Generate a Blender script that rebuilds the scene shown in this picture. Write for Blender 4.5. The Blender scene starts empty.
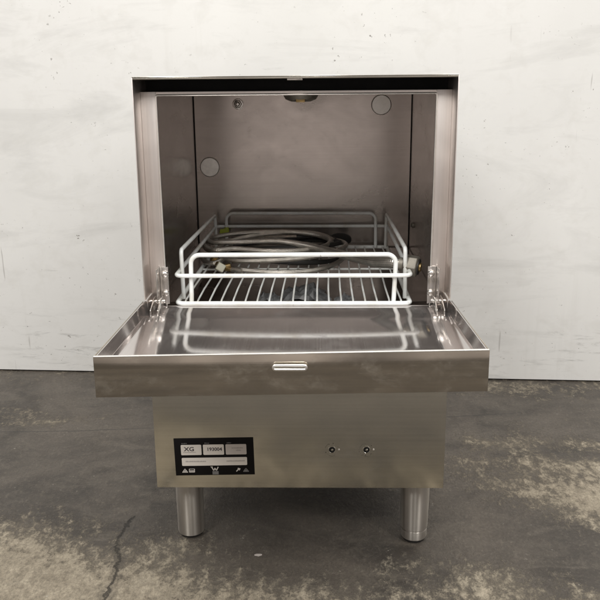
import bpy, bmesh, math, random
from mathutils import Vector, Matrix, noise as mnoise
random.seed(7)
S = bpy.context.scene
COL = S.collection
PI = math.pi

# ------------------------------------------------------------------ node helpers
def new_mat(name):
    m = bpy.data.materials.new(name); m.use_nodes = True
    nt = m.node_tree; b = nt.nodes['Principled BSDF']
    return m, nt, b

def N(nt, typ, **kw):
    n = nt.nodes.new(typ)
    for k, v in kw.items():
        if k in n.inputs: n.inputs[k].default_value = v
        else: setattr(n, k, v)
    return n

def noise(nt, vec, scale, detail=4, rough=.55, dist=0, typ='FBM'):
    n = nt.nodes.new('ShaderNodeTexNoise'); n.inputs['Scale'].default_value = scale
    n.inputs['Detail'].default_value = detail; n.inputs['Roughness'].default_value = rough
    n.inputs['Distortion'].default_value = dist
    if vec is not None: nt.links.new(vec, n.inputs['Vector'])
    return n.outputs['Fac']

def objco(nt): return nt.nodes.new('ShaderNodeTexCoord').outputs['Object']

def mapped(nt, vec, scale=(1, 1, 1), rot=(0, 0, 0), loc=(0, 0, 0)):
    n = nt.nodes.new('ShaderNodeMapping')
    n.inputs['Scale'].default_value = scale; n.inputs['Rotation'].default_value = rot; n.inputs['Location'].default_value = loc
    nt.links.new(vec, n.inputs['Vector']); return n.outputs['Vector']

def rng(nt, fac, a, b, c=0., d=1., smooth=False):
    n = nt.nodes.new('ShaderNodeMapRange'); n.clamp = True
    if smooth: n.interpolation_type = 'SMOOTHSTEP'
    for i, v in zip(('From Min', 'From Max', 'To Min', 'To Max'), (a, b, c, d)): n.inputs[i].default_value = v
    nt.links.new(fac, n.inputs['Value']); return n.outputs['Result']

def mth(nt, op, a, b=None):
    n = nt.nodes.new('ShaderNodeMath'); n.operation = op
    for i, v in enumerate((a, b)):
        if v is None: continue
        if isinstance(v, (int, float)): n.inputs[i].default_value = v
        else: nt.links.new(v, n.inputs[i])
    return n.outputs[0]

def mix(nt, fac, a, b):
    n = nt.nodes.new('ShaderNodeMix'); n.data_type = 'RGBA'
    if isinstance(fac, (int, float)): n.inputs[0].default_value = fac
    else: nt.links.new(fac, n.inputs[0])
    for i, v in ((6, a), (7, b)):
        if isinstance(v, tuple): n.inputs[i].default_value = (*v, 1)
        else: nt.links.new(v, n.inputs[i])
    return n.outputs[2]

def bump(nt, b, h, strength, dist):
    n = nt.nodes.new('ShaderNodeBump'); n.inputs['Strength'].default_value = strength; n.inputs['Distance'].default_value = dist
    nt.links.new(h, n.inputs['Height']); nt.links.new(n.outputs['Normal'], b.inputs['Normal'])

def attr(nt, name):
    n = nt.nodes.new('ShaderNodeAttribute'); n.attribute_name = name; return n.outputs['Fac']

# ------------------------------------------------------------------ materials
def steel(name, col, r0, r1, brush=(6, 6, 500), bstr=.06, smudge=.5, wob=.0, film=1.0):
    m, nt, b = new_mat(name)
    co = objco(nt)
    br = noise(nt, mapped(nt, co, brush), 1., 3, .7)
    sm = noise(nt, mapped(nt, co, (1, 1, 1.4)), 9., 5, .6, .8)
    sm2 = noise(nt, mapped(nt, co, (1, 1, 1), loc=(3, 1, 7)), 42., 4, .7, .4)
    r = mth(nt, 'ADD', rng(nt, sm, .3, .7, r0, r1), rng(nt, br, .25, .75, -.015, .025))
    r = mth(nt, 'ADD', r, rng(nt, sm2, .58, .8, 0, .12 * smudge))
    nt.links.new(r, b.inputs['Roughness'])
    c = mix(nt, rng(nt, br, .3, .7), tuple(x * .94 for x in col), tuple(min(1, x * 1.05) for x in col))
    c = mix(nt, rng(nt, sm2, .56, .8, 0, .16 * smudge), c, tuple(x * .74 for x in col))
    nt.links.new(c, b.inputs['Base Color'])
    sm3 = noise(nt, mapped(nt, co, (1, 1, 1.8), loc=(6, 2, 3)), 17., 8, .74, .3)
    sme = mth(nt, 'MULTIPLY', rng(nt, sm3, .50, .72), rng(nt, sm2, .36, .6))
    nt.links.new(mth(nt, 'SUBTRACT', film, mth(nt, 'MULTIPLY', sme, .28 * smudge)), b.inputs['Metallic'])
    h = br
    if wob:
        w = noise(nt, co, 4.5, 1, .4)
        h = mth(nt, 'ADD', br, mth(nt, 'MULTIPLY', w, wob))
    bump(nt, b, h, bstr, .002)
    return m

M = {}
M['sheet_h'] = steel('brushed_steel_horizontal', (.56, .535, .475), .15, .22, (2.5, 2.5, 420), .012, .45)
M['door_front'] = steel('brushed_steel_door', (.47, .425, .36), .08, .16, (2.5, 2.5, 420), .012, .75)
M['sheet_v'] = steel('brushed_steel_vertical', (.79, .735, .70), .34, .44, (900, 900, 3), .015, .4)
M['pan'] = steel('polished_steel_pan', (.60, .565, .55), .05, .10, (700, 3, 3), .002, .5, 0, .90)
M['chamber'] = steel('wash_chamber_steel', (.475, .43, .40), .17, .28, (2, 2, 700), .01, .4)
M['leg'] = steel('turned_steel_leg', (.54, .505, .46), .38, .50, (130, 130, .6), .004, .3)

def aniso(m, a, rot):
    nt = m.node_tree; b = nt.nodes['Principled BSDF']; t = nt.nodes.new('ShaderNodeTangent'); t.direction_type = 'RADIAL'; t.axis = 'Z'
    nt.links.new(t.outputs[0], b.inputs['Tangent']); b.inputs['Anisotropic'].default_value = a; b.inputs['Anisotropic Rotation'].default_value = rot
aniso(M['leg'], .95, .25)
M['bolt'] = steel('bolt_steel', (.72, .69, .66), .16, .26, (60, 60, 60), .02, .6)
M['edge'] = steel('polished_edge_steel', (.9, .88, .84), .3, .42, (60, 60, 60), .02, .2)
M['hidden'] = steel('unfinished_inner_steel', (.16, .15, .14), .45, .6, (60, 60, 60), .02, .2)

def plain(name, col, rough, metal=0, var=.12, sc=40, b_=.0):
    m, nt, b = new_mat(name); co = objco(nt)
    n = noise(nt, co, sc, 5, .65)
    nt.links.new(mix(nt, rng(nt, n, .3, .7), tuple(c * (1 - var) for c in col), tuple(min(1, c * (1 + var)) for c in col)), b.inputs['Base Color'])
    nt.links.new(rng(nt, n, .3, .7, max(0, rough - .06), rough + .06), b.inputs['Roughness'])
    b.inputs['Metallic'].default_value = metal
    if b_: bump(nt, b, n, b_, .002)
    return m
M['black'] = plain('black_void', (.006, .006, .006), .7)
M['rubber'] = plain('black_rubber', (.018, .017, .016), .55, 0, .2, 60, .2)
M['plug'] = plain('dull_pale_cap', (.90, .88, .84), .42, .75, .10, 90)
M['plate'] = plain('black_printed_film', (.006, .005, .005), .6, 0, .2)
M['plate'].node_tree.nodes['Principled BSDF'].inputs['Specular IOR Level'].default_value = .15
M['field'] = plain('off_white_film', (.72, .67, .61), .45, 0, .04)
M['field_grey'] = plain('grey_film', (.56, .51, .47), .45, 0, .04)
M['ink'] = plain('dark_ink', (.06, .05, .055), .5)
M['ink_faint'] = plain('faint_ink', (.36, .33, .31), .5)
M['print'] = plain('white_print', (.62, .58, .54), .5)
M['print_grey'] = plain('grey_print', (.17, .165, .16), .5)
M['brass'] = plain('brass', (.40, .29, .14), .45, 1, .25)
M['nickel'] = plain('dull_nickel', (.27, .25, .215), .6, .85, .25, 90, .3)
M['palenut'] = plain('pale_plastic_nut', (.60, .58, .47), .45, 0, .06)
M['tag'] = plain('yellow_green_vinyl', (.36, .42, .04), .5, 0, .2)
M['scrap'] = plain('grey_crumpled_film', (.24, .245, .25), .4, 0, .5, 70, .3)
M['residue'] = plain('adhesive_residue', (.10, .09, .075), .7, 0, .3, 300)

def rackmat():
    m, nt, b = new_mat('white_plastic_coating'); co = objco(nt)
    n = noise(nt, co, 30, 4, .6)
    c = mix(nt, rng(nt, n, .42, .72), (.80, .825, .82), (.64, .63, .57))
    chip = noise(nt, mapped(nt, co, loc=(4, 1, 2)), 130, 3, .7)
    nt.links.new(mix(nt, rng(nt, chip, .70, .73, 0, .8), c, (.22, .17, .12)), b.inputs['Base Color'])
    b.inputs['Roughness'].default_value = .38
    b.inputs['Coat Weight'].default_value = .2
    bump(nt, b, noise(nt, co, 220, 2), .08, .001)
    return m
M['rack'] = rackmat()

def braid():
    m, nt, b = new_mat('braided_steel'); uv = nt.nodes.new('ShaderNodeTexCoord').outputs['UV']
    s = nt.nodes.new('ShaderNodeSeparateXYZ'); nt.links.new(uv, s.inputs[0])
    u = mth(nt, 'MULTIPLY', s.outputs[0], 2 * PI * 8); v = mth(nt, 'MULTIPLY', s.outputs[1], 2 * PI * 240)
    a = mth(nt, 'SINE', mth(nt, 'ADD', u, v)); c = mth(nt, 'SINE', mth(nt, 'SUBTRACT', u, v))
    p = mth(nt, 'MULTIPLY', a, c)
    n = noise(nt, objco(nt), 60, 4, .6)
    f = mth(nt, 'ADD', rng(nt, p, -1, 1, 0, .7), rng(nt, n, .3, .7, 0, .3))
    nt.links.new(mix(nt, f, (.20, .185, .165), (.82, .78, .71)), b.inputs['Base Color'])
    b.inputs['Metallic'].default_value = .92; b.inputs['Roughness'].default_value = .30
    bump(nt, b, p, .5, .0006)
    return m
M['braid'] = braid()

def wallmat():
    m, nt, b = new_mat('scuffed_white_paint'); co = objco(nt)
    base = (.80, .795, .775)
    big = noise(nt, mapped(nt, co, (1, 1, .7)), 2.4, 5, .55, .6)
    c = mix(nt, rng(nt, big, .3, .72), (.74, .735, .715), base)
    # blotchy roller texture
    rol = noise(nt, mapped(nt, co, (1, 1, 1.15)), 18, 6, .62, .3)
    c = mix(nt, rng(nt, rol, .52, .74, 0, .55), c, (.68, .67, .64))
    # vertical runs
    run = noise(nt, mapped(nt, co, (23, 1, .9)), 1., 6, .68, .5)
    c = mix(nt, mth(nt, 'MULTIPLY', rng(nt, run, .54, .78, 0, .5), rng(nt, noise(nt, co, 2.5, 2), .48, .66)), c, (.66, .65, .62))
    bru = noise(nt, mapped(nt, co, (1.6, 1, 7), loc=(2, 0, 5), rot=(0, .06, 0)), 1.3, 7, .66, .9)
    c = mix(nt, rng(nt, bru, .52, .72, 0, .75), c, (.62, .615, .595))
    # short horizontal scuffs, more of them low down
    z = nt.nodes.new('ShaderNodeSeparateXYZ'); nt.links.new(co, z.inputs[0])
    low = rng(nt, z.outputs[2], .05, .42, .13, 0.)
    sc = noise(nt, mapped(nt, co, (7, 7, 46)), 1., 5, .72, .5)
    patch = noise(nt, mapped(nt, co, loc=(4, 0, 2)), 4.2, 2, .5)
    sm = rng(nt, mth(nt, 'ADD', sc, low), .68, .78)
    sm = mth(nt, 'MULTIPLY', sm, rng(nt, patch, .42, .62))
    c = mix(nt, mth(nt, 'MULTIPLY', sm, .6), c, (.40, .395, .375))
    # small dark specks and thin scratches
    sp = noise(nt, co, 75, 3, .8)
    c = mix(nt, mth(nt, 'MULTIPLY', rng(nt, sp, .675, .71, 0, .85), rng(nt, patch, .42, .58)), c, (.24, .22, .2))
    scr = noise(nt, mapped(nt, co, (60, 60, 5), rot=(0, .35, 0)), 1., 2, .6)
    c = mix(nt, mth(nt, 'MULTIPLY', rng(nt, scr, .70, .74, 0, .6), rng(nt, noise(nt, co, 3.1, 2), .52, .62)), c, (.42, .40, .38))
    nt.links.new(c, b.inputs['Base Color'])
    nt.links.new(rng(nt, rol, .3, .7, .45, .62), b.inputs['Roughness'])
    bump(nt, b, mth(nt, 'ADD', rol, mth(nt, 'MULTIPLY', sc, .5)), .07, .004)
    return m
M['wall'] = wallmat()

def floormat():
    m, nt, b = new_mat('worn_stained_concrete'); co = objco(nt)
    wear_shade = attr(nt, 'wear_shade'); cd = attr(nt, 'crack'); jd = attr(nt, 'joint')
    n1 = noise(nt, mapped(nt, co, (1, .75, 1)), 10, 12, .72, .3)
    n2 = noise(nt, mapped(nt, co, (1, .62, 1), loc=(5, 2, 0)), 58, 8, .76, .15)
    n3 = noise(nt, mapped(nt, co, (1, .6, 1)), 210, 4, .8)
    n4 = noise(nt, mapped(nt, co, loc=(9, 3, 1)), 3.2, 6, .6, 1.)
    w = mth(nt, 'ADD', wear_shade, mth(nt, 'MULTIPLY', mth(nt, 'SUBTRACT', n1, .5), 1.25))
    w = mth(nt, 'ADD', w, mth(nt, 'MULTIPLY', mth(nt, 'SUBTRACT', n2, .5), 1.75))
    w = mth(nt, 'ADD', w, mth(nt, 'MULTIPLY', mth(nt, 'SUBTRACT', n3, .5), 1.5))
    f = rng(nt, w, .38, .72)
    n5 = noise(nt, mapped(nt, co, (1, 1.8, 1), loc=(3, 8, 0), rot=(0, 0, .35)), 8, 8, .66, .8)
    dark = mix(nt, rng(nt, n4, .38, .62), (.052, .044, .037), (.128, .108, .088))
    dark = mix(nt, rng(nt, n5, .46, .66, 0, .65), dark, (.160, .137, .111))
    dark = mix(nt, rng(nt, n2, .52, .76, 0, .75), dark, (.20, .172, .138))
    wm = mth(nt, 'ADD', wear_shade, mth(nt, 'MULTIPLY', mth(nt, 'SUBTRACT', n1, .5), .9))
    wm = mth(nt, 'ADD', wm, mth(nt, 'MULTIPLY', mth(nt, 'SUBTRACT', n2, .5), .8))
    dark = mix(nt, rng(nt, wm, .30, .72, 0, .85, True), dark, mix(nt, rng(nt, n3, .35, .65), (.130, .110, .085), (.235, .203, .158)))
    lite = mix(nt, rng(nt, n2, .35, .68), (.22, .185, .135), (.50, .43, .325))
    lite = mix(nt, rng(nt, n1, .52, .72, 0, .6), lite, (.58, .51, .395))
    lite = mix(nt, rng(nt, n5, .5, .7, 0, .45), lite, (.25, .215, .16))
    c = mix(nt, f, dark, lite)
    # paint flecks
    fl = mth(nt, 'MULTIPLY', rng(nt, noise(nt, co, 85, 3, .75), .67, .71), rng(nt, n1, .44, .58))
    c = mix(nt, mth(nt, 'MULTIPLY', fl, .8), c, (.55, .51, .44))
    pit = rng(nt, noise(nt, mapped(nt, co, loc=(2, 7, 0)), 120, 3, .7), .66, .74)
    c = mix(nt, mth(nt, 'MULTIPLY', pit, .6), c, (.035, .031, .027))
    c = mix(nt, rng(nt, n3, .38, .7, .0, .55), c, (.045, .039, .032))
    c = mix(nt, rng(nt, noise(nt, mapped(nt, co, loc=(1, 4, 0)), 150, 4, .75), .55, .75, 0, .5), c, (.24, .21, .165))
    # crack and old joint
    nz = mth(nt, 'MULTIPLY', mth(nt, 'SUBTRACT', noise(nt, co, 38, 8, .78), .5), .042)
    ck = rng(nt, mth(nt, 'ABSOLUTE', mth(nt, 'ADD', cd, nz)), .0006, .0034, .7, 0)
    ck2 = rng(nt, mth(nt, 'ABSOLUTE', mth(nt, 'ADD', cd, mth(nt, 'MULTIPLY', nz, 2))), .002, .018, .35, 0)
    c = mix(nt, ck2, c, (.075, .066, .056)); c = mix(nt, ck, c, (.022, .019, .016))
    jt = rng(nt, mth(nt, 'ABSOLUTE', mth(nt, 'ADD', jd, mth(nt, 'MULTIPLY', nz, .22))), .0006, .003, .75, 0)
    c = mix(nt, jt, c, (.035, .032, .03))
    nt.links.new(c, b.inputs['Base Color'])
    r = mth(nt, 'ADD', rng(nt, n1, .3, .7, .40, .56), mth(nt, 'MULTIPLY', f, .22))
    nt.links.new(r, b.inputs['Roughness'])
    h = mth(nt, 'ADD', mth(nt, 'MULTIPLY', n2, .7), mth(nt, 'MULTIPLY', n3, .25))
    h = mth(nt, 'ADD', h, mth(nt, 'MULTIPLY', f, .35)); h = mth(nt, 'SUBTRACT', h, mth(nt, 'MULTIPLY', ck, 1.2))
    bump(nt, b, h, .75, .006)
    return m
M['floor'] = floormat()

# ------------------------------------------------------------------ mesh helpers
class MB:
    def __init__(s): s.v = []; s.f = []; s.uv = {}; s.mi = []; s.cur = 0
    def add(s, vs, fs):
        o = len(s.v); s.v += [tuple(p) for p in vs]; s.f += [tuple(i + o for i in f) for f in fs]; s.mi += [s.cur] * len(fs)
    def quad(s, a, b, c, d): s.add([a, b, c, d], [(0, 1, 2, 3)])
    def hexa(s, p):      # 8 points: bottom 4 then top 4
        s.add(p, [(3, 2, 1, 0), (4, 5, 6, 7), (0, 1, 5, 4), (1, 2, 6, 5), (2, 3, 7, 6), (3, 0, 4, 7)])
    def box(s, x0, x1, y0, y1, z0, z1):
        s.hexa([(x0, y0, z0), (x1, y0, z0), (x1, y1, z0), (x0, y1, z0), (x0, y0, z1), (x1, y0, z1), (x1, y1, z1), (x0, y1, z1)])
    def tube(s, path, r, seg=10, closed=False, uvlen=None):
        P = [Vector(p) for p in path]; n = len(P); R = r if callable(r) else (lambda t: r)
        T = []
        for i in range(n):
            a = P[(i - 1) % n] if (closed or i) else P[i]; b = P[(i + 1) % n] if (closed or i < n - 1) else P[i]
            T.append((b - a).normalized())
        ref = Vector((0, 0, 1)) if abs(T[0].z) < .9 else Vector((1, 0, 0))
        u = (ref - T[0] * ref.dot(T[0])).normalized(); base = len(s.v)
        L = 0
        for i in range(n):
            u = (u - T[i] * u.dot(T[i])).normalized(); w = T[i].cross(u)
            if i: L += (P[i] - P[i - 1]).length
            rr = R(i / (n - 1))
            for k in range(seg):
                a = 2 * PI * k / seg
                s.v.append(tuple(P[i] + (u * math.cos(a) + w * math.sin(a)) * rr))
                s.uv[len(s.v) - 1] = (k / seg, L)
        m = n if closed else n - 1
        for i in range(m):
            for k in range(seg):
                j = (i + 1) % n; l = (k + 1) % seg
                s.f.append((base + i * seg + k, base + i * seg + l, base + j * seg + l, base + j * seg + k)); s.mi.append(s.cur)
        if not closed:
            s.f.append(tuple(base + k for k in range(seg))[::-1]); s.f.append(tuple(base + (n - 1) * seg + k for k in range(seg))); s.mi += [s.cur] * 2
    def lathe(s, prof, c, axis, seg=32, rot=.5):   # prof: (radius, along)
        ax = Vector(axis).normalized(); ref = Vector((0, 0, 1)) if abs(ax.z) < .9 else Vector((1, 0, 0))
        u = (ref - ax * ref.dot(ax)).normalized(); w = ax.cross(u); base = len(s.v); c = Vector(c)
        for r, h in prof:
            for k in range(seg):
                a = 2 * PI * (k + rot) / seg
                s.v.append(tuple(c + ax * h + (u * math.cos(a) + w * math.sin(a)) * r))
        for i in range(len(prof) - 1):
            for k in range(seg):
                l = (k + 1) % seg
                s.f.append((base + i * seg + k, base + i * seg + l, base + (i + 1) * seg + l, base + (i + 1) * seg + k)); s.mi.append(s.cur)
        s.f.append(tuple(base + k for k in range(seg))[::-1]); s.f.append(tuple(base + (len(prof) - 1) * seg + k for k in range(seg))); s.mi += [s.cur] * 2
    def build(s, name, mat, parent=None, bevel=0, bseg=2, smooth=True):
        org = Vector(parent['_o']) if parent is not None else Vector((0, 0, 0))
        me = bpy.data.meshes.new(name)
        me.from_pydata([tuple(Vector(p) - org) for p in s.v], [], s.f)
        if s.uv:
            ul = me.uv_layers.new(name='UVMap')
            for lp in me.loops:
                ul.data[lp.index].uv = s.uv.get(lp.vertex_index, (0, 0))
            for p in me.polygons:      # close the seam round the tube
                us = [ul.data[i].uv[0] for i in p.loop_indices]
                if max(us) - min(us) > .5:
                    for i in p.loop_indices:
                        if ul.data[i].uv[0] < .5: ul.data[i].uv[0] += 1
        mats = mat if isinstance(mat, (list, tuple)) else [mat]
        for m in mats: me.materials.append(m)
        for p, i in zip(me.polygons, s.mi): p.material_index = i
        bm = bmesh.new(); bm.from_mesh(me)
        bmesh.ops.recalc_face_normals(bm, faces=bm.faces)
        if bevel:
            es = [e for e in bm.edges if len(e.link_faces) == 2 and e.calc_face_angle(0) > .5]
            bmesh.ops.bevel(bm, geom=es, offset=bevel, segments=bseg, affect='EDGES', profile=.5)
        bm.to_mesh(me); bm.free()
        if smooth:
            me.polygons.foreach_set('use_smooth', [True] * len(me.polygons))
            try: me.set_sharp_from_angle(angle=math.radians(35))
            except Exception: pass
        o = bpy.data.objects.new(name, me); COL.objects.link(o)
        o['_o'] = tuple(org)
        if parent is not None: o.parent = parent
        return o

def thing(name, label, cat, loc, group=None):
    o = bpy.data.objects.new(name, None); COL.objects.link(o); o.empty_display_size = .05
    o.location = loc; o['_o'] = tuple(loc); o['label'] = label; o['category'] = cat
    if group: o['group'] = group
    return o

def fillet(pts, r, n=6, closed=False):
    P = [Vector(p) for p in pts]; out = []; m = len(P)
    for i in range(m):
        if not closed and i in (0, m - 1): out.append(P[i]); continue
        a, b, c = P[i - 1], P[i], P[(i + 1) % m]
        d1 = (a - b).normalized(); d2 = (c - b).normalized(); ang = d1.angle(d2)
        t = min(r / math.tan(ang / 2), (a - b).length * .48, (c - b).length * .48); rr = t * math.tan(ang / 2)
        bis = (d1 + d2).normalized(); cen = b + bis * (rr / math.sin(ang / 2))
        p0 = b + d1 * t - cen; p1 = b + d2 * t - cen; tot = p0.angle(p1); ax = p0.cross(p1).normalized()
        for k in range(n + 1):
            out.append(cen + Matrix.Rotation(tot * k / n, 3, ax) @ p0)
    return out

def catmull(pts, n=14):
    P = [Vector(p) for p in pts]; P = [P[0] * 2 - P[1]] + P + [P[-1] * 2 - P[-2]]; out = []
    for i in range(1, len(P) - 2):
        a, b, c, d = P[i - 1:i + 3]
        for k in range(n):
            t = k / n
            out.append(.5 * ((2 * b) + (c - a) * t + (2 * a - 5 * b + 4 * c - d) * t * t + (3 * b - a - 3 * c + d) * t ** 3))
    out.append(P[-2]); return out

def stadium(w, h, n=8):      # outline in (x, z)
    r = h / 2; o = []
    for k in range(n + 1): a = -PI / 2 + PI * k / n; o.append((w / 2 - r + r * math.cos(a), r * math.sin(a)))
    for k in range(n + 1): a = PI / 2 + PI * k / n; o.append((-w / 2 + r + r * math.cos(a), r * math.sin(a)))
    return o

# ------------------------------------------------------------------ floor
def seg_dist(p, poly):
    best = 9
    for (a, b) in zip(poly, poly[1:]):
        ax, ay = a; bx, by = b; dx, dy = bx - ax, by - ay
        t = max(0, min(1, ((p[0] - ax) * dx + (p[1] - ay) * dy) / (dx * dx + dy * dy)))
        best = min(best, math.hypot(p[0] - ax - t * dx, p[1] - ay - t * dy))
    return best
def signed(p, poly):
    d = seg_dist(p, poly)
    (a, b) = min(zip(poly, poly[1:]), key=lambda s: seg_dist(p, s))
    c = (b[0] - a[0]) * (p[1] - a[1]) - (b[1] - a[1]) * (p[0] - a[0])
    return d if c > 0 else -d
crack = [(-.262, -.40), (-.30, -.22), (-.2905, -.122), (-.290, -.044), (-.302, .014), (-.3116, .050), (-.304, .093), (-.299, .127)]
joint = [(-1.6, .47), (-.684, .488), (-.516, .494), (-.35, .511), (0, .53), (.5, .6)]
blobs = [  # x, y, rx, ry, rotation, amount : worn patches (+) and dark stains and painted shade (-)
    (-.46, -.05, .18, .13, .0, .60), (-.28, -.12, .22, .09, 0, .46), (-.50, -.30, .5, .16, 0, .4), (-.20, .02, .08, .05, .4, .18),
    (.50, .22, .17, .065, -.35, .40), (.66, .17, .15, .08, -.3, .40), (.42, .36, .16, .035, -.2, .26), (.58, .43, .18, .03, -.25, .24), (.40, .46, .08, .025, -.35, .28), (.62, .30, .15, .04, -.3, .25),
    (.60, .77, .40, .04, .05, .24), (.46, -.13, .12, .06, .2, .24), (.02, -.15, .18, .06, 0, .24), (.27, -.11, .08, .07, .5, .26), (.20, -.03, .07, .03, 0, .22),
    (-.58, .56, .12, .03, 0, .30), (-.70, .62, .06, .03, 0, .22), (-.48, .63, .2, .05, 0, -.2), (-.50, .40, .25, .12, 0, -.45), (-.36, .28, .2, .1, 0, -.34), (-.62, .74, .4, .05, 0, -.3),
    (.32, .10, .15, .07, -.25, -.36), (.40, .02, .16, .05, -.1, -.3), (0, .25, .28, .28, 0, -.3), (.0, .02, .20, .10, 0, -.12), (.45, .62, .3, .06, 0, -.25), (.34, .56, .06, .06, 0, -.3),  # central blobs paint the shade under the machine
    (0, -.95, 1.6, .35, 0, -.35), (.1, -1.8, 2.0, .6, 0, -.35)]  # unseen floor in front, darkened to dim the steel's reflections
def wear_shade_at(x, y):
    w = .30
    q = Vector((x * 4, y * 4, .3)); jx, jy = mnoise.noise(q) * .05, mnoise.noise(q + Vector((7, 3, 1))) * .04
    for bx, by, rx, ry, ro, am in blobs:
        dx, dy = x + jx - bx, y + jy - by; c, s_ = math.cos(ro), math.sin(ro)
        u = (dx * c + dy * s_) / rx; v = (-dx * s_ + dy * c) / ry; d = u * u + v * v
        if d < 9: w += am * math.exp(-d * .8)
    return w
def axis(lo, hi, d0, d1, step):
    a = []; x = d0
    while x < d1 + 1e-6: a.append(x); x += step
    s = step; x = d0
    while x > lo: s *= 1.35; x -= s; a.insert(0, x)
    s = step; x = a[-1]
    while x < hi: s *= 1.35; x += s; a.append(x)
    return a
gx = axis(-5, 5, -.92, .92, .0125); gy = axis(-3.0, 1.3, -.6, .92, .0125)
mb = MB()
mb.v = [(x, y, 0) for y in gy for x in gx]; nx = len(gx)
mb.f = [(j * nx + i, j * nx + i + 1, (j + 1) * nx + i + 1, (j + 1) * nx + i) for j in range(len(gy) - 1) for i in range(nx - 1)]; mb.mi = [0] * len(mb.f)
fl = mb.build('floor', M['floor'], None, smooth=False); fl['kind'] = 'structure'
for nm, fn in (('wear_shade', lambda x, y: wear_shade_at(x, y)), ('crack', lambda x, y: signed((x, y), crack) if -.7 < x < .1 and -.6 < y < .127 else .5), ('joint', lambda x, y: signed((x, y), joint))):
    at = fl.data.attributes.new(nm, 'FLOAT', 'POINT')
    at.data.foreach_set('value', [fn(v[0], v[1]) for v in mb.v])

# ------------------------------------------------------------------ wall
wy = lambda x: .848 - .0555 * x
wl = thing('wall', 'scuffed white painted wall standing behind the dishwasher', 'wall', (0, wy(0), 0))
mb = MB(); z0 = .004
mb.hexa([(-4, wy(-4), z0), (4, wy(4), z0), (4, wy(4) + .12, z0), (-4, wy(-4) + .12, z0), (-4, wy(-4), 3.2), (4, wy(4), 3.2), (4, wy(4) + .12, 3.2), (-4, wy(-4) + .12, 3.2)])
mb.build('painted_face', M['wall'], wl, smooth=False)
mb = MB(); mb.hexa([(-4, wy(-4) + .01, -.01), (4, wy(4) + .01, -.01), (4, wy(4) + .1, -.01), (-4, wy(-4) + .1, -.01), (-4, wy(-4) + .01, .0039), (4, wy(4) + .01, .0039), (4, wy(4) + .1, .0039), (-4, wy(-4) + .1, .0039)])
mb.build('bottom_gap_shade', M['black'], wl, smooth=False)  # black strip stands in for the shadow line under the wall

# ------------------------------------------------------------------ dishwasher
dw = thing('dishwasher', 'stainless steel undercounter dishwasher with its door folded down', 'dishwasher', (0, .28, 0))
HW = .2305; ZT = .760; ZB = .1215
for s in (-1, 1):
    mb = MB(); x0, x1 = sorted((s * HW, s * (HW - .0014)))
    # the sheet's long edges are folded, so the front edge shows as a fine bright line
    mb.box(x0, x1, 0, .575, .4335, ZT - .0012)
    xa, xb = sorted((s * (HW - .0022), s * (HW - .0036)))
    mb.box(xa, xb, .0045, .575, ZB, .4335)
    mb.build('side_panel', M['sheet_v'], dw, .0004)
mb = MB(); mb.box(-HW, HW, -.0003, .575, ZT - .0012, ZT); mb.box(-HW + .0015, HW - .0015, .0006, .002, ZT - .004, ZT - .0013)
mb.build('top_panel', M['sheet_h'], dw, .0004)
mb = MB(); mb.box(-HW + .002, HW - .002, .5755, .577, ZB, ZT - .002); mb.build('back_panel', M['hidden'], dw)
mb = MB(); mb.box(-.224, .224, .010, .57, ZB + .012, ZB + .0135); mb.build('bottom_plate', M['hidden'], dw)
mb = MB(); mb.box(-.0107, .0110, .003, .0045, .7535, .7570); mb.box(-.0107, .0110, .003, .03, .7570, .7585)
mb.build('latch_catch', M['bolt'], dw, .0003)

# front frame (flange) round the opening
YF = .046; oxl, oxr, ozb, ozt = -.2058, .2062, .4132, .7342
mb = MB()
def fr(x0, x1, z0, z1): mb.box(x0, x1, YF, YF + .0014, z0, z1)
fr(-HW + .0016, oxl, .405, .7392); fr(oxr, HW - .0016, .405, .7392); fr(oxl, oxr, ozt, .7392); fr(oxl, oxr, .405, ozb)
mb.box(-HW + .0016, HW - .0016, YF + .0014, YF + .018, .7380, .7392)
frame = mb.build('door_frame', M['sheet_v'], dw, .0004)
mb = MB(); loop = fillet([(oxl, YF - .0003, ozb), (oxl, YF - .0003, ozt), (oxr, YF - .0003, ozt), (oxr, YF - .0003, ozb)], .0025, 4)
mb.tube(loop, .0015, 8); mb.build('rolled_edge', M['edge'], frame)
# black sheet added for the dark shade inside the header gap
mb = MB(); mb.box(-HW + .0016, HW - .0016, .09, .0915, .7350, ZT - .0014); mb.build('gap_shade_back', M['black'], dw)
mb = MB(); mb.box(-HW + .002, HW - .002, .006, .089, ZT - .0022, ZT - .0014); mb.build('gap_shade_top', M['black'], dw)  # black sheet put in for the shade under the hood top

# wash chamber
cx0, cx1, cy0, cy1, cz0, cz1 = -.2245, .2255, YF + .0015, .53, .345, .736
mb = MB()
mb.quad((cx0, cy0, cz0), (cx0, cy1, cz0), (cx0, cy1, cz1), (cx0, cy0, cz1))
mb.quad((cx1, cy0, cz0), (cx1, cy1, cz0), (cx1, cy1, cz1), (cx1, cy0, cz1))
mb.quad((cx0, cy1, cz0), (cx1, cy1, cz0), (cx1, cy1, cz1), (cx0, cy1, cz1))
mb.quad((cx0, cy0, cz1), (cx1, cy0, cz1), (cx1, cy1, cz1), (cx0, cy1, cz1))
mb.quad((cx0, cy0, cz0), (cx1, cy0, cz0), (cx1, cy1, cz0), (cx0, cy1, cz0))
mb.quad((cx0, cy0, cz0), (cx1, cy0, cz0), (cx1, cy0, .405), (cx0, cy0, .405))
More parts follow.
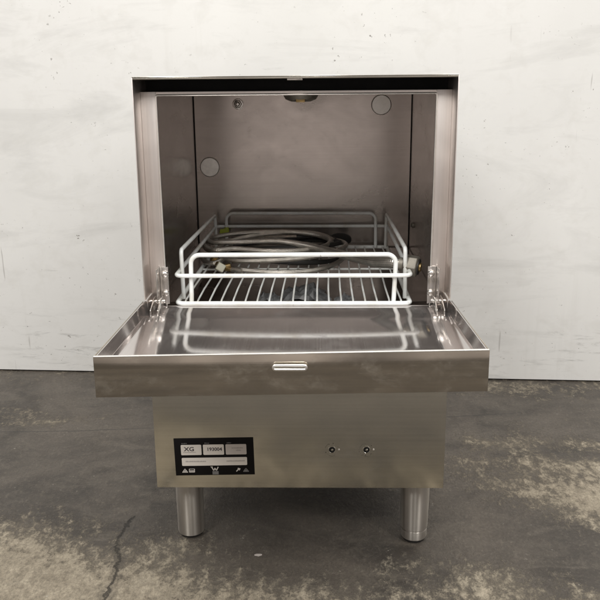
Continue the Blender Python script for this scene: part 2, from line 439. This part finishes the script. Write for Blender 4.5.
# vertical seams at the back corners
ch = mb.build('wash_chamber', M['chamber'], dw, smooth=False)
ch.data.materials.append(M['black'])
for x in (cx0 + .0010, cx1 - .0010):
    mb = MB(); mb.tube([(x, cy1 - .0010, cz0 + .002), (x, cy1 - .0010, cz1 - .002)], .0009, 6); mb.build('corner_seal', M['black'], ch)
for (x, z) in ((-.1945, .5834), (.1622, .7078)):
    mb = MB(); mb.lathe([(.0208, 0), (.0208, .0012), (.0196, .003), (.0188, .0036), (.0, .0040)], (x, cy1 - .0002, z), (0, -1, 0), 40)
    mb.build('plug_cap', M['plug'], ch)
mb = MB(); mb.lathe([(.0085, 0), (.0085, .003), (.0065, .0045), (.005, .0045), (.005, .010), (.003, .0115), (0, .0115)], (-.132, cy1 - .0002, .7115), (0, -1, 0), 6)
mb.lathe([(.0115, 0), (.0115, .0016), (0.009, .002)], (-.132, cy1 - .0001, .7115), (0, -1, 0), 24)
mb.build('nozzle_fitting', M['bolt'], ch, .0003)
mb = MB(); mb.lathe([(.031, 0), (.031, .006), (.027, .0125), (.017, .0165), (0, .017)], (.0022, .30, cz1 - .0002), (0, 0, -1), 36)
hub = mb.build('spray_hub', M['nickel'], ch)
mb = MB(); mb.box(-.006, .010, .2735, .283, .7185, .728); mb.build('hub_clip', M['brass'], hub, .001)
mb = MB(); mb.lathe([(.0055, 0), (.0055, .003), (.003, .005), (0, .0055)], (cx1 - .0002, .45, .472), (-1, 0, 0), 16); mb.build('wall_bolt', M['nickel'], ch)  # small bolt on the right chamber wall
for s in (-1, 1):
    x0, x1 = sorted((s * .224, s * .180)); mb = MB(); mb.box(x0, x1, .075, .52, .4102, .4116); a, b_ = sorted((s * .180, s * .1814)); mb.box(a, b_, .075, .52, .404, .4102)
    mb.build('rack_rail', M['chamber'], ch)

# front service panel
mb = MB(); mb.box(-.2278, .2314, .0012, .0030, ZB + .0005, .405)
fp = mb.build('front_panel', M['sheet_h'], dw, .0005)
for x in (.0535, .1080):
    z = .1888; mb = MB()
    mb.cur = 3; mb.lathe([(.0064, 0), (.0064, .0008), (.0060, .0013), (.0053, .0014), (.0049, .0011), (.0049, .0002)], (x, .0013, z), (0, -1, 0), 28)
    mb.cur = 0; mb.lathe([(.0050, 0), (.0050, .00035)], (x, .0013, z), (0, -1, 0), 24)
    mb.cur = 3; mb.lathe([(.0019, .0003), (.0019, .0016), (.0014, .0020), (0, .0021)], (x + .0003, .0013, z + .0002), (0, -1, 0), 16)
    mb.cur = 1; mb.lathe([(.0014, 0), (.0014, .0012), (.0008, .0016), (0, .0016)], (x + .0112, .0013, z + .0002), (0, -1, 0), 12)
    mb.cur = 2
    for k in range(16):
        a = random.uniform(0, 2 * PI); rr = random.uniform(.0098, .0122); sz = random.uniform(.0002, .0008)
        mb.lathe([(sz, 0), (sz * .7, .00015)], (x + rr * math.cos(a), .0012, z + rr * math.sin(a) * .95), (0, -1, 0), 6)
    for a0, a1 in ((2.0, 2.9), (4.3, 5.0)):
        mb.tube([(x + .011 * math.cos(a0 + (a1 - a0) * k / 6), .0012, z + .011 * math.sin(a0 + (a1 - a0) * k / 6)) for k in range(7)], .00022, 5)
    mb.build('control_hole', [M['black'], M['edge'], M['residue'], M['sheet_h']], fp)

# ------------------------------------------------------------------ rating plate (in plate space: u right, v up, mm-like metres)
PC = Vector((-.1337, .0011, .1765)); PA = .019
def pl(u, v, d): return (PC.x + u * math.cos(PA) - v * math.sin(PA), PC.y - d, PC.z + u * math.sin(PA) + v * math.cos(PA))
def pbox(mb, u0, u1, v0, v1, d0, d1):
    mb.hexa([pl(u0, v0, d0), pl(u1, v0, d0), pl(u1, v0, d1), pl(u0, v0, d1), pl(u0, v1, d0), pl(u1, v1, d0), pl(u1, v1, d1), pl(u0, v1, d1)])
def zc(px, py): return ((px - 294) / 472 * .1265, -(py - 163.5) / 217 * .0640)   # plate pixel -> plate metres
def prr(mb, px0, px1, py0, py1, d0, d1, r=.0016):
    (u0, v1), (u1, v0) = zc(px0, py0), zc(px1, py1); pts = []
    for cx, cy, a0 in ((u1 - r, v0 + r, -PI / 2), (u1 - r, v1 - r, 0), (u0 + r, v1 - r, PI / 2), (u0 + r, v0 + r, PI)):
        for k in range(5): a = a0 + PI / 2 * k / 4; pts.append((cx + r * math.cos(a), cy + r * math.sin(a)))
    n = len(pts); vs = [pl(u, v, d0) for u, v in pts] + [pl(u, v, d1) for u, v in pts]
    mb.add(vs, [tuple(range(n)), tuple(range(n, 2 * n))] + [(i, (i + 1) % n, n + (i + 1) % n, n + i) for i in range(n)])
mb = MB(); pbox(mb, -.06325, .06325, -.0320, .0320, 0, .0006)
plate = mb.build('rating_plate', M['plate'], dw, .0001)
for i, (a, b_, c, d) in enumerate(((98, 220, 92, 152), (230, 354, 92, 152), (364, 487, 92, 152), (99, 488, 168, 215))):
    mb = MB(); prr(mb, a, b_, c, d, .0006, .0008); mb.build('data_field', M['field_grey' if i == 2 else 'field'], plate, smooth=False)
def text_mesh(body, size, px, py, d, mat, name, sx=1.):
    cu = bpy.data.curves.new('lettering', 'FONT'); cu.body = body; cu.size = size; cu.align_x = 'CENTER'; cu.align_y = 'CENTER'; cu.extrude = .00006; cu.offset = .00022; cu.resolution_u = 3
    t = bpy.data.objects.new('lettering', cu); COL.objects.link(t); bpy.context.view_layer.update()
    me = bpy.data.meshes.new_from_object(t.evaluated_get(bpy.context.evaluated_depsgraph_get()))
    bpy.data.objects.remove(t); u0, v0 = zc(px, py); org = Vector(plate['_o'])
    for v in me.vertices: v.co = Vector(pl(u0 + v.co.x * sx, v0 + v.co.y, d + v.co.z)) - org
    me.materials.clear(); me.materials.append(mat)
    o = bpy.data.objects.new(name, me); COL.objects.link(o); o['_o'] = tuple(org); o.parent = plate; return o
text_mesh('XG', .0098, 147, 118, .0009, M['ink'], 'lettering', 1.15)
text_mesh('193004', .0080, 297, 120, .0009, M['ink'], 'lettering', 1.02)
def bars(name, rows, mat, d=.00085, h=3.2):      # illegible fine print as broken rows of small strokes
    for (x0, x1, y) in rows:
        mb = MB(); x = x0
        while x < x1:
            w = random.uniform(2.5, 6.5); (u0, v1), (u1, v0) = zc(x, y - h * random.uniform(.7, 1.1)), zc(min(x + w, x1), y + h * .8)
            pbox(mb, u0, u1, v0, v1, d - .0003, d); x += w + random.uniform(1.2, 2.4)
        mb.build(name, mat, plate, smooth=False)
bars('fine_print', [(112, 186, 136)], M['ink_faint'], .00088, 2.6)
bars('fine_print', [(400, 466, 114), (425, 455, 128), (122, 245, 190), (366, 474, 190)], M['ink_faint'], .00088, 4)
bars('fine_print', [(104, 136, 84), (240, 268, 84), (372, 398, 84)], M['print_grey'], .00072, 2.5)
mb = MB()
def stroke(pts, w, d=.0009):
    for a, b_ in zip(pts, pts[1:]):
        (u0, v0), (u1, v1) = zc(*a), zc(*b_); L = math.hypot(u1 - u0, v1 - v0); nx_, ny_ = -(v1 - v0) / L * w, (u1 - u0) / L * w
        mb.hexa([pl(u0 - nx_, v0 - ny_, .0005), pl(u1 - nx_, v1 - ny_, .0005), pl(u1 + nx_, v1 + ny_, .0005), pl(u0 + nx_, v0 + ny_, .0005),
                 pl(u0 - nx_, v0 - ny_, d), pl(u1 - nx_, v1 - ny_, d), pl(u1 + nx_, v1 + ny_, d), pl(u0 + nx_, v0 + ny_, d)])
stroke([(275, 224), (286, 245), (295, 230)], .0008); stroke([(293.5, 230), (302, 245), (314, 224)], .0008, .00095); stroke([(268, 223), (281, 223)], .0004, .00085)
mb.build('emblem', M['print'], plate, smooth=False)
mb = MB(); (u0, v1), (u1, v0) = zc(278, 249), zc(314, 268); pbox(mb, u0, u1, v0, v1, .0005, .0008); mb.build('emblem_block', M['print_grey'], plate, smooth=False)
mb = MB(); stroke([(98, 254), (114, 233), (130, 254)], .0005); stroke([(98, 253), (130, 253)], .0005, .00085); stroke([(106, 246), (122, 246)], .0007, .00095); mb.build('symbol', M['print'], plate, smooth=False)
mb = MB(); stroke([(140, 234), (140, 253)], .0005); stroke([(171, 234), (171, 253)], .0005); stroke([(140, 252), (171, 252)], .0006, .00085); stroke([(143, 245), (168, 245)], .0007, .00095); stroke([(140, 234), (171, 234)], .0003, .00093); mb.build('symbol', M['print'], plate, smooth=False)
mb = MB(); stroke([(421, 252), (438, 236)], .0008); stroke([(430, 234), (446, 238)], .0008, .00095); stroke([(436, 232), (440, 246)], .0006, .00085); mb.build('symbol', M['print'], plate, smooth=False)
mb = MB(); stroke([(463, 254), (479, 234), (495, 254)], .0006); stroke([(463, 253), (495, 253)], .0006, .00085); stroke([(472, 248), (486, 248)], .0014, .00095); mb.build('symbol', M['print_grey'], plate, smooth=False)

# ------------------------------------------------------------------ legs
for i, (x, y, tx) in enumerate(((-.1880, .0690, .0035), (.1935, .0560, .0006), (-.184, .50, 0), (.190, .50, 0))):
    mb = MB(); r = .0232 if i != 1 else .0236; lean = Vector((tx, 0, -1)).normalized(); top = Vector((x, y, ZB + .013)); L = (ZB + .013 - .0058)
    if i == 1: prof = [(.0245, 0), (.0240, .045), (.0226, .0855), (.0222, .0868), (.0206, .0872), (.0206, .0888), (.0217, .0893), (.0216, .0905), (.0216, .0995), (.0204, .1012)]
    else: prof = [(.0232, 0), (.0230, .05), (.0226, L - .0036), (.0220, L - .0022), (.0206, L - .0018)]
    k = L / prof[-1][1] if i == 1 else (L - .0002) / prof[-1][1]
    mb.lathe([(a, b_ * k) for a, b_ in prof], top, lean, 56)
    lg = mb.build('leg', M['leg'], dw)
    e = top + lean * (top.z - 0.0)
    mb = MB(); mb.lathe([(.0165, 0), (.0178, .0008), (.0182, .0050), (.0186, .0080)], (e.x, e.y, 0), (0, 0, 1), 40); mb.build('foot', M['rubber'], lg)

# ------------------------------------------------------------------ folded-down door
DL, DT = .262, .0178                   # length, slight sag to one side
def dz(x, y): return .4340 + .0040 * min(1, -y / DL) * .9 + DT * x * max(0, min(1, -y / DL)) 
def dx(x, y): return x * (1 + .018 * max(0, min(1, -y / DL)))
def dp(x, y, h): return (dx(x, y) - .0012 * max(0, min(1, -y / DL)), y, dz(x, y) + h)
def dbox(mb, x0, x1, y0, y1, h0, h1, nx_=1):
    for k in range(nx_):
        a = x0 + (x1 - x0) * k / nx_; b_ = x0 + (x1 - x0) * (k + 1) / nx_
        mb.hexa([dp(a, y0, h0), dp(b_, y0, h0), dp(b_, y1, h0), dp(a, y1, h0), dp(a, y0, h1), dp(b_, y0, h1), dp(b_, y1, h1), dp(a, y1, h1)])
DW = .2325; TH = .0522; t = .0016
door = None
mb = MB()
dbox(mb, -DW, DW, -DL, -DL + t, -TH, 0)                     # front lip / skin
dbox(mb, -DW, -DW + t, -DL + t, -.004, -TH, 0)              # side lips
dbox(mb, DW - t, DW, -DL + t, -.004, -TH, 0)
dbox(mb, -DW + t, DW - t, -DL + t, -.004, -TH, -TH + t)     # outer skin
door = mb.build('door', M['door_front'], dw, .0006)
mb = MB()                                                   # inner liner: a shallow pan with soft folds at its sides
prof = [(-DW + t + .0001, -.0008), (-DW + .0030, -.0010), (-DW + .0034, -.0212), (-DW + .0044, -.0216)]
prof = prof + [(-x, h) for x, h in reversed(prof)]
ys = [-DL + t, -DL + .02, -.20, -.14, -.08, -.03, .0005, .0445]
vs = [dp(x, y, h) for y in ys for x, h in prof]; n = len(prof)
# small inset behind the hinge line so that the pan runs under the frame
for q in range((len(ys) - 2) * n, len(vs)):
    x, y, z = vs[q]; vs[q] = (max(-.205, min(.2055, x)) if y > .01 else x, y, z if y < .01 else .4126)
mb.add(vs, [(j * n + i, j * n + i + 1, (j + 1) * n + i + 1, (j + 1) * n + i) for j in range(len(ys) - 1) for i in range(n - 1)])
mb.build('door_liner', M['pan'], door)
mb = MB(); mb.tube([dp(-DW + .001, -DL + .0006, .0002), dp(0, -DL + .0006, .0002), dp(DW - .001, -DL + .0006, .0002)], .0013, 8)
mb.build('lip_edge', M['edge'], door)
# pull handle: pressed stadium loop standing a little off the skin
hx, hz = -.0014, .4222
st = stadium(.0392, .0052, 8); mb = MB()
mb.cur = 0; mb.tube([(hx + u, -DL - .0062, hz + v) for u, v in st], .0018, 10, True)
mb.tube([(hx - .0185, -DL - .006, hz), (hx - .0185, -DL - .0002, hz - .001)], .002, 8); mb.tube([(hx + .0185, -DL - .006, hz), (hx + .0185, -DL - .0002, hz - .001)], .002, 8)
mb.cur = 1; mb.hexa([(hx - .0185, -DL - .0066, hz - .0022), (hx + .0185, -DL - .0066, hz - .0022), (hx + .0185, -DL - .0052, hz - .0022), (hx - .0185, -DL - .0052, hz - .0022),
                     (hx - .0185, -DL - .0066, hz + .0022), (hx + .0185, -DL - .0066, hz + .0022), (hx + .0185, -DL - .0052, hz + .0022), (hx - .0185, -DL - .0052, hz + .0022)])
mb.build('handle', [M['edge'], M['sheet_h']], door)

# ------------------------------------------------------------------ hinges
for s in (-1, 1):
    X = lambda a: s * a + .0004
    mb = MB()
    def hb(a0, a1, y0, y1, z0, z1): mb.box(min(X(a0), X(a1)), max(X(a0), X(a1)), y0, y1, z0, z1)
    hb(.2010, .2140, .0436, .0458, .4170, .4760)            # plate screwed to the frame
    hb(.2140, .2160, .0200, .0458, .4240, .4770)            # standing rib
    hb(.2100, .2205, .0300, .0458, .4170, .4210)
    hg = mb.build('hinge', M['bolt'], dw, .0007)
    for z in (.4650, .4345):
        mb = MB(); mb.lathe([(.0056, 0), (.0056, .001), (.0050, .0030), (.0036, .0044), (.0015, .0050), (0, .0051)], (X(.2062), .0437, z), (0, -1, 0), 24)
        mb.build('bolt', M['bolt'], hg)
    mb = MB(); mb.tube([(X(.2040), .024, .4262), (X(.2285), .024, .4262)], .0030, 12); mb.lathe([(.0050, 0), (.0050, .003), (.003, .004)], (X(.2120), .024, .4262), (-s, 0, 0), 14)
    mb.build('pin', M['bolt'], hg)
    mb = MB()
    for a in (.2080, .2190):
        mb.add([(X(a), .034, .4330), (X(a), .016, .4330), (X(a), -.012, .4215), (X(a), -.012, .4125), (X(a), .030, .4125),
                (X(a + .0022), .034, .4330), (X(a + .0022), .016, .4330), (X(a + .0022), -.012, .4215), (X(a + .0022), -.012, .4125), (X(a + .0022), .030, .4125)],
               [(0, 1, 2, 3, 4), (9, 8, 7, 6, 5), (0, 1, 6, 5), (1, 2, 7, 6), (2, 3, 8, 7), (3, 4, 9, 8), (4, 0, 5, 9)])
    mb.build('hinge_arm', M['bolt'], hg, .0006)

# ------------------------------------------------------------------ wire rack
RZ = .4156
rk = thing('dish_rack', 'white plastic coated wire rack sitting inside the open dishwasher', 'rack', (0, .28, RZ - .0038))
fl_, fr_, br_, bl_ = (-.1905, .0500), (.1765, .0490), (.1775, .509), (-.1845, .512)
def ring(z, ins=0.): return fillet([(fl_[0] + ins, fl_[1] + ins, z), (fr_[0] - ins, fr_[1] + ins, z), (br_[0] - ins, br_[1] - ins, z), (bl_[0] + ins, bl_[1] - ins, z)], .011, 6, True)
mb = MB(); mb.tube(ring(RZ), .0038, 12, True); mb.build('base_rim', M['rack'], rk)
MZ = .4605
mb = MB(); mb.tube(ring(MZ), .0034, 12, True); mb.build('upper_rim', M['rack'], rk)
mb = MB()
for k in range(19):
    x = -.1785 + .3420 * k / 18; xb = -.1730 + .3400 * k / 18
    w = random.uniform(-.0004, .0004)
    mb.tube([(x, .0488, RZ - .0026), (x, .0560, RZ - .0006), (x + w, .0680, RZ + .0012), (x + w, .14, RZ + .0016 + w), ((x + xb) / 2 + w, .28, RZ + .0016), (xb, .40, RZ + .0018), (xb, .511, RZ + .0006)], .00155, 8)
for y in (.302,):
    mb.tube([(-.187, y, RZ - .0012), (-.06, y, RZ - .0014), (.06, y, RZ - .0014), (.177, y, RZ - .0012)], .0020, 8)
mb.build('base_grid', M['rack'], rk)
LZ = .4925
mb = MB(); mb.tube(fillet([(-.1678, .0555, RZ), (-.1662, .0555, LZ), (.1535, .0555, LZ), (.1506, .0555, RZ)], .0140, 8), .0036, 12); mb.build('end_guard', M['rack'], rk)
mb = MB(); mb.tube(fillet([(-.1615, .506, RZ), (-.1605, .506, .4892), (.1522, .503, .4885), (.1530, .503, RZ)], .0140, 8), .0034, 12); mb.build('end_guard', M['rack'], rk)
mb = MB(); mb.tube(fillet([(-.1846, .082, RZ), (-.1858, .082, .4950), (-.1838, .499, .4862), (-.1825, .499, RZ)], .0080, 6), .0034, 12); mb.build('side_guard', M['rack'], rk)
mb = MB(); mb.tube(fillet([(.1712, .082, RZ), (.1702, .082, .4962), (.1742, .497, .4875), (.1735, .497, RZ)], .0080, 6), .0034, 12); mb.build('side_guard', M['rack'], rk)

# ------------------------------------------------------------------ hoses lying in the rack
def coil_pts(c, rx, ry, z, a0, a1, step=PI / 6, jit=.004, ph=0, dr=0, dzz=0):
    out = []; n = max(2, int(abs(a1 - a0) / step)); 
    for k in range(n + 1):
        a = a0 + (a1 - a0) * k / n; f = k / n
        out.append((c[0] + (rx + dr * f) * math.cos(a) + random.uniform(-jit, jit), c[1] + (ry + dr * f) * math.sin(a) + random.uniform(-jit, jit), z + dzz * f + .004 * math.sin(a * 1.5 + ph)))
    return out
HZ = RZ + .0032
hose = thing('braided_hose', 'braided steel hose coiled in the rack, large hexagonal nut at its right end', 'hose', (-.05, .36, HZ))
p1 = [(-.128, .256, HZ + .006), (-.105, .240, HZ + .006)]
turns = 4
for q in range(turns):
    a0 = -2.1 + 2 * PI * q; last = q == turns - 1
    cx_, cy_ = (-.052, -.078, -.050, -.064)[q], (.352, .384, .362, .372)[q]
    p1 += coil_pts((cx_, cy_), (.134, .108, .136, .122)[q], (.118, .084, .110, .074)[q], HZ + .0075 + .0085 * q, a0, a0 + (4.95 if last else 2 * PI - .4), ph=.9 * q, dzz=.006, jit=.0035)
p1 += [(-.172, .352, .4570), (-.140, .338, .4590), (-.095, .338, .4600), (-.045, .340, .4600), (.005, .322, .4560), (.055, .275, .4530), (.098, .205, .4555), (.130, .140, .4620), (.152, .104, .4690)]
path = catmull(p1, 8)
mb = MB(); mb.tube(path, .0046, 12); mb.build('hose_body', M['braid'], hose)
e0 = Vector((.152, .104, .4690)); tip = Vector((.190, .0905, .4650)); AX = (tip - e0).normalized()
fl_path = catmull([(-.095, .338, .4600), (-.045, .340, .4600), (.005, .322, .4560), (.055, .275, .4530), (.098, .205, .4555), (.130, .140, .4620), tuple(e0), tuple(e0 + AX * .016)], 8)
mb = MB(); mb.tube(fl_path, lambda t_: .0048 + .0046 * min(1, t_ * 1.25), 16); mb.build('hose_flare', M['braid'], hose)
mb = MB(); mb.lathe([(.0092, -.010), (.0108, -.008), (.0108, -.001), (.0098, 0)], e0 + AX * .020, AX, 28); mb.build('ferrule', M['nickel'], hose)
nb = e0 + AX * .020
mb = MB(); mb.lathe([(.0150, 0), (.0178, .0018), (.0178, .0210), (.0152, .0230)], nb, AX, 6); mb.build('hex_nut', M['nickel'], hose, .0008)
mb = MB(); mb.lathe([(.0130, .0225), (.0130, .0245), (.0095, .0247)], nb, AX, 24); mb.build('rubber_washer', M['rubber'], hose)
mb = MB(); mb.lathe([(.0070, .0245), (.0070, .0275), (.004, .0278)], nb, AX, 20); mb.build('brass_insert', M['brass'], hose)
# elbow end with the pale square nut
mb = MB(); mb.tube(catmull([(-.125, .254, HZ + .006), (-.140, .262, HZ + .0075), (-.153, .279, HZ + .010), (-.160, .299, HZ + .013)], 5), .0050, 12); mb.build('elbow', M['brass'], hose)
mb = MB(); mb.lathe([(.0080, -.006), (.0080, .005), (.006, .006)], (-.1610, .298, HZ + .0135), (-.35, .9, .15), 12); mb.build('elbow_collar', M['brass'], hose)
mb = MB(); mb.lathe([(.0092, -.0055), (.0104, -.0045), (.0104, .0055), (.0096, .0065)], (-.1450, .2500, HZ + .0105), (.30, -.9, .30), 4, .12); mb.build('square_nut', M['palenut'], hose, .0012)
mb = MB(); mb.lathe([(.0045, 0), (.0045, .009), (.003, .010)], (-.136, .256, HZ + .011), (.95, .1, .25), 12); mb.build('brass_tip', M['brass'], hose)

hose2 = thing('rubber_hose', 'dark grey rubber hose looped beneath and behind the braided hose', 'hose', (-.03, .40, HZ))
p2 = coil_pts((-.030, .390), .112, .078, HZ + .006, .6, .6 + 2 * PI, ph=2, jit=.003) + coil_pts((-.028, .395), .104, .066, HZ + .018, .7, 2 * PI - .1, ph=.4, dzz=.012, jit=.003)
p2 += [(.070, .388, HZ + .031), (.056, .424, HZ + .034), (.028, .446, HZ + .033), (-.012, .446, HZ + .031)]
mb = MB(); mb.tube(catmull(p2, 8), .0046, 10); mb.build('hose_body', M['rubber'], hose2)
hose3 = thing('fill_hose', 'thin grey braided hose with a black rubber cap, arched at the back of the coil', 'hose', (.02, .45, HZ))
for q in range(1):
    p3 = [(-.165, .38, HZ + .020), (-.140, .415, HZ + .030), (-.090, .440, HZ + .036), (-.030, .446, HZ + .040), (.018, .440, HZ + .040), (.046, .420, HZ + .037), (.064, .396, HZ + .032)]
mb = MB(); mb.tube(catmull(p3, 8), .0042, 12); mb.build('hose_body', M['braid'], hose3)
mb = MB(); mb.tube(catmull([(.056, .408, HZ + .034), (.066, .424, HZ + .033), (.082, .450, HZ + .028), (.092, .470, HZ + .020)], 5), lambda t_: .0052 + .0045 * min(1, t_ * 2), 14); mb.build('end_cap', M['rubber'], hose3)

# yellow-green tag tied round the back guard
tg = thing('tag', 'small yellow green tag wrapped round the rack wire at the back', 'tag', (-.1610, .506, .4420))
mb = MB(); mb.tube([(-.1612, .506, .446), (-.1611, .506, .4525), (-.1609, .506, .4600)], lambda t_: .0052 + .0012 * math.sin(t_ * 5), 10)
mb.hexa([(-.176, .5005, .4475), (-.157, .5000, .4460), (-.157, .5015, .4460), (-.176, .5020, .4475), (-.174, .5005, .4560), (-.1575, .5, .4580), (-.1575, .5015, .458), (-.174, .502, .4560)])
mb.build('tag_body', M['tag'], tg, .0008)

pc = MB(); pc.add([(-.0735, -.0020, .0006), (-.0665, -.0042, .0006), (-.0610, -.0010, .0006), (-.0640, .0018, .0006), (-.0705, .0012, .0006),
                   (-.0735, -.0020, .0026), (-.0665, -.0042, .0016), (-.0610, -.0010, .0030), (-.0640, .0018, .0018), (-.0705, .0012, .0020)],
                  [(4, 3, 2, 1, 0), (5, 6, 7, 8, 9), (0, 1, 6, 5), (1, 2, 7, 6), (2, 3, 8, 7), (3, 4, 9, 8), (4, 0, 5, 9)])
pco = pc.build('paint_chip', M['field_grey'], None, smooth=False); pco['label'] = 'tiny white paint chip lying on the floor between the front legs'; pco['category'] = 'chip'

# crumpled scraps on the chamber floor below the rack
def scrap(name, label, cx, cy, rx, ry, h, seed):
    rnd = random.Random(seed); bm = bmesh.new(); g = 11
    P = [[None] * g for _ in range(g)]
    for j in range(g):
        for i in range(g):
            u, v = i / (g - 1) * 2 - 1, j / (g - 1) * 2 - 1; q = Vector((u * 2.2 + seed, v * 2.2, seed * 1.7))
            k = 1 + .35 * mnoise.noise(q * .7)
            P[j][i] = bm.verts.new((cx + u * rx * k, cy + v * ry * k, .3462 + h * max(0, (1 - .6 * (u * u + v * v))) * (.35 + abs(mnoise.noise(q * 1.6)) * 1.5) + rnd.uniform(0, .002)))
    for j in range(g - 1):
        for i in range(g - 1): bm.faces.new((P[j][i], P[j][i + 1], P[j + 1][i + 1], P[j + 1][i]))
    me = bpy.data.meshes.new(name); bm.to_mesh(me); bm.free(); me.materials.append(M['scrap'])
    o = bpy.data.objects.new(name, me); COL.objects.link(o); sol = o.modifiers.new('thickness', 'SOLIDIFY'); sol.thickness = .0006; sol.offset = 1
    o['label'] = label; o['category'] = 'scrap'; o['group'] = 'scraps below the rack'
scrap('crumpled_scrap', 'largest crumpled grey scrap below the middle of the rack floor', .005, .36, .045, .05, .022, 1.3)
scrap('crumpled_scrap', 'crumpled grey scrap left of the largest one below the rack floor', -.062, .335, .022, .025, .014, 2.9)
scrap('crumpled_scrap', 'small crumpled grey scrap right of the largest one below the rack floor', .082, .32, .018, .022, .014, 4.1)

# ------------------------------------------------------------------ light
w = bpy.data.worlds.new('World'); S.world = w; w.use_nodes = True
nt = w.node_tree; bg = nt.nodes['Background']
tc = nt.nodes.new('ShaderNodeTexCoord'); sp = nt.nodes.new('ShaderNodeSeparateXYZ'); nt.links.new(tc.outputs['Generated'], sp.inputs[0])
rp = nt.nodes.new('ShaderNodeValToRGB'); nt.links.new(rng(nt, sp.outputs[2], -1, 1), rp.inputs[0])
el = rp.color_ramp.elements; el[0].position = 0; el[0].color = (.10, .09, .08, 1); el[1].position = 1; el[1].color = (.55, .55, .54, 1)
for p, c in ((.36, (.20, .18, .16)), (.43, (.56, .50, .465)), (.50, (.68, .61, .57)), (.58, (.56, .52, .49))):
    e = el.new(p); e.color = (*c, 1)
az = noise(nt, mapped(nt, tc.outputs['Generated'], (1, 1, .12)), 3.4, 2, .5)
vm = nt.nodes.new('ShaderNodeVectorMath'); vm.operation = 'SCALE'; nt.links.new(rp.outputs[0], vm.inputs[0]); nt.links.new(rng(nt, az, .36, .64, .5, 1.45), vm.inputs['Scale'])
nt.links.new(vm.outputs[0], bg.inputs['Color']); bg.inputs['Strength'].default_value = .8
def area(loc, target, sx, sy, power, col):
    l = bpy.data.lights.new('ceiling_lamp', 'AREA'); l.shape = 'RECTANGLE'; l.size = sx; l.size_y = sy; l.energy = power; l.color = col
    o = bpy.data.objects.new('ceiling_lamp', l); COL.objects.link(o); o.location = loc
    o.rotation_euler = (Vector(target) - Vector(loc)).to_track_quat('-Z', 'Y').to_euler(); return o
area((-1.35, -1.9, 3.0), (-.75, .1, .3), .28, 2.4, 71, (1, .985, .95))
area((.15, -2.1, 3.1), (.1, .1, .3), .28, 2.4, 43, (1, .985, .95))
area((1.7, -1.8, 3.0), (.85, .1, .3), .28, 2.4, 58, (1, .985, .95))

# ------------------------------------------------------------------ camera
cam = bpy.data.cameras.new('camera'); co = bpy.data.objects.new('camera', cam); COL.objects.link(co); S.camera = co
X = Vector((.99972582, .02192624, -.00821792)).normalized(); Zc = -Vector((-.02329824, .96654486, -.25543732)).normalized(); Y = Zc.cross(X).normalized()
mw = Matrix((X, Y, Zc)).transposed().to_4x4(); mw.translation = (.0332, -1.1735, .7444); co.matrix_world = mw
cam.sensor_width = 36; cam.sensor_fit = 'HORIZONTAL'; cam.lens = 806.43 / 600 * 36; cam.clip_start = .02; cam.clip_end = 50

for o in bpy.data.objects:
    if '_o' in o: del o['_o']
S.view_settings.view_transform = 'Standard'; S.view_settings.look = 'None'; S.view_settings.exposure = 0; S.view_settings.gamma = 1
S.render.engine = 'CYCLES'; S.cycles.use_denoising = True; S.cycles.max_bounces = 10; S.cycles.glossy_bounces = 8
S.cycles.sample_clamp_indirect = 6
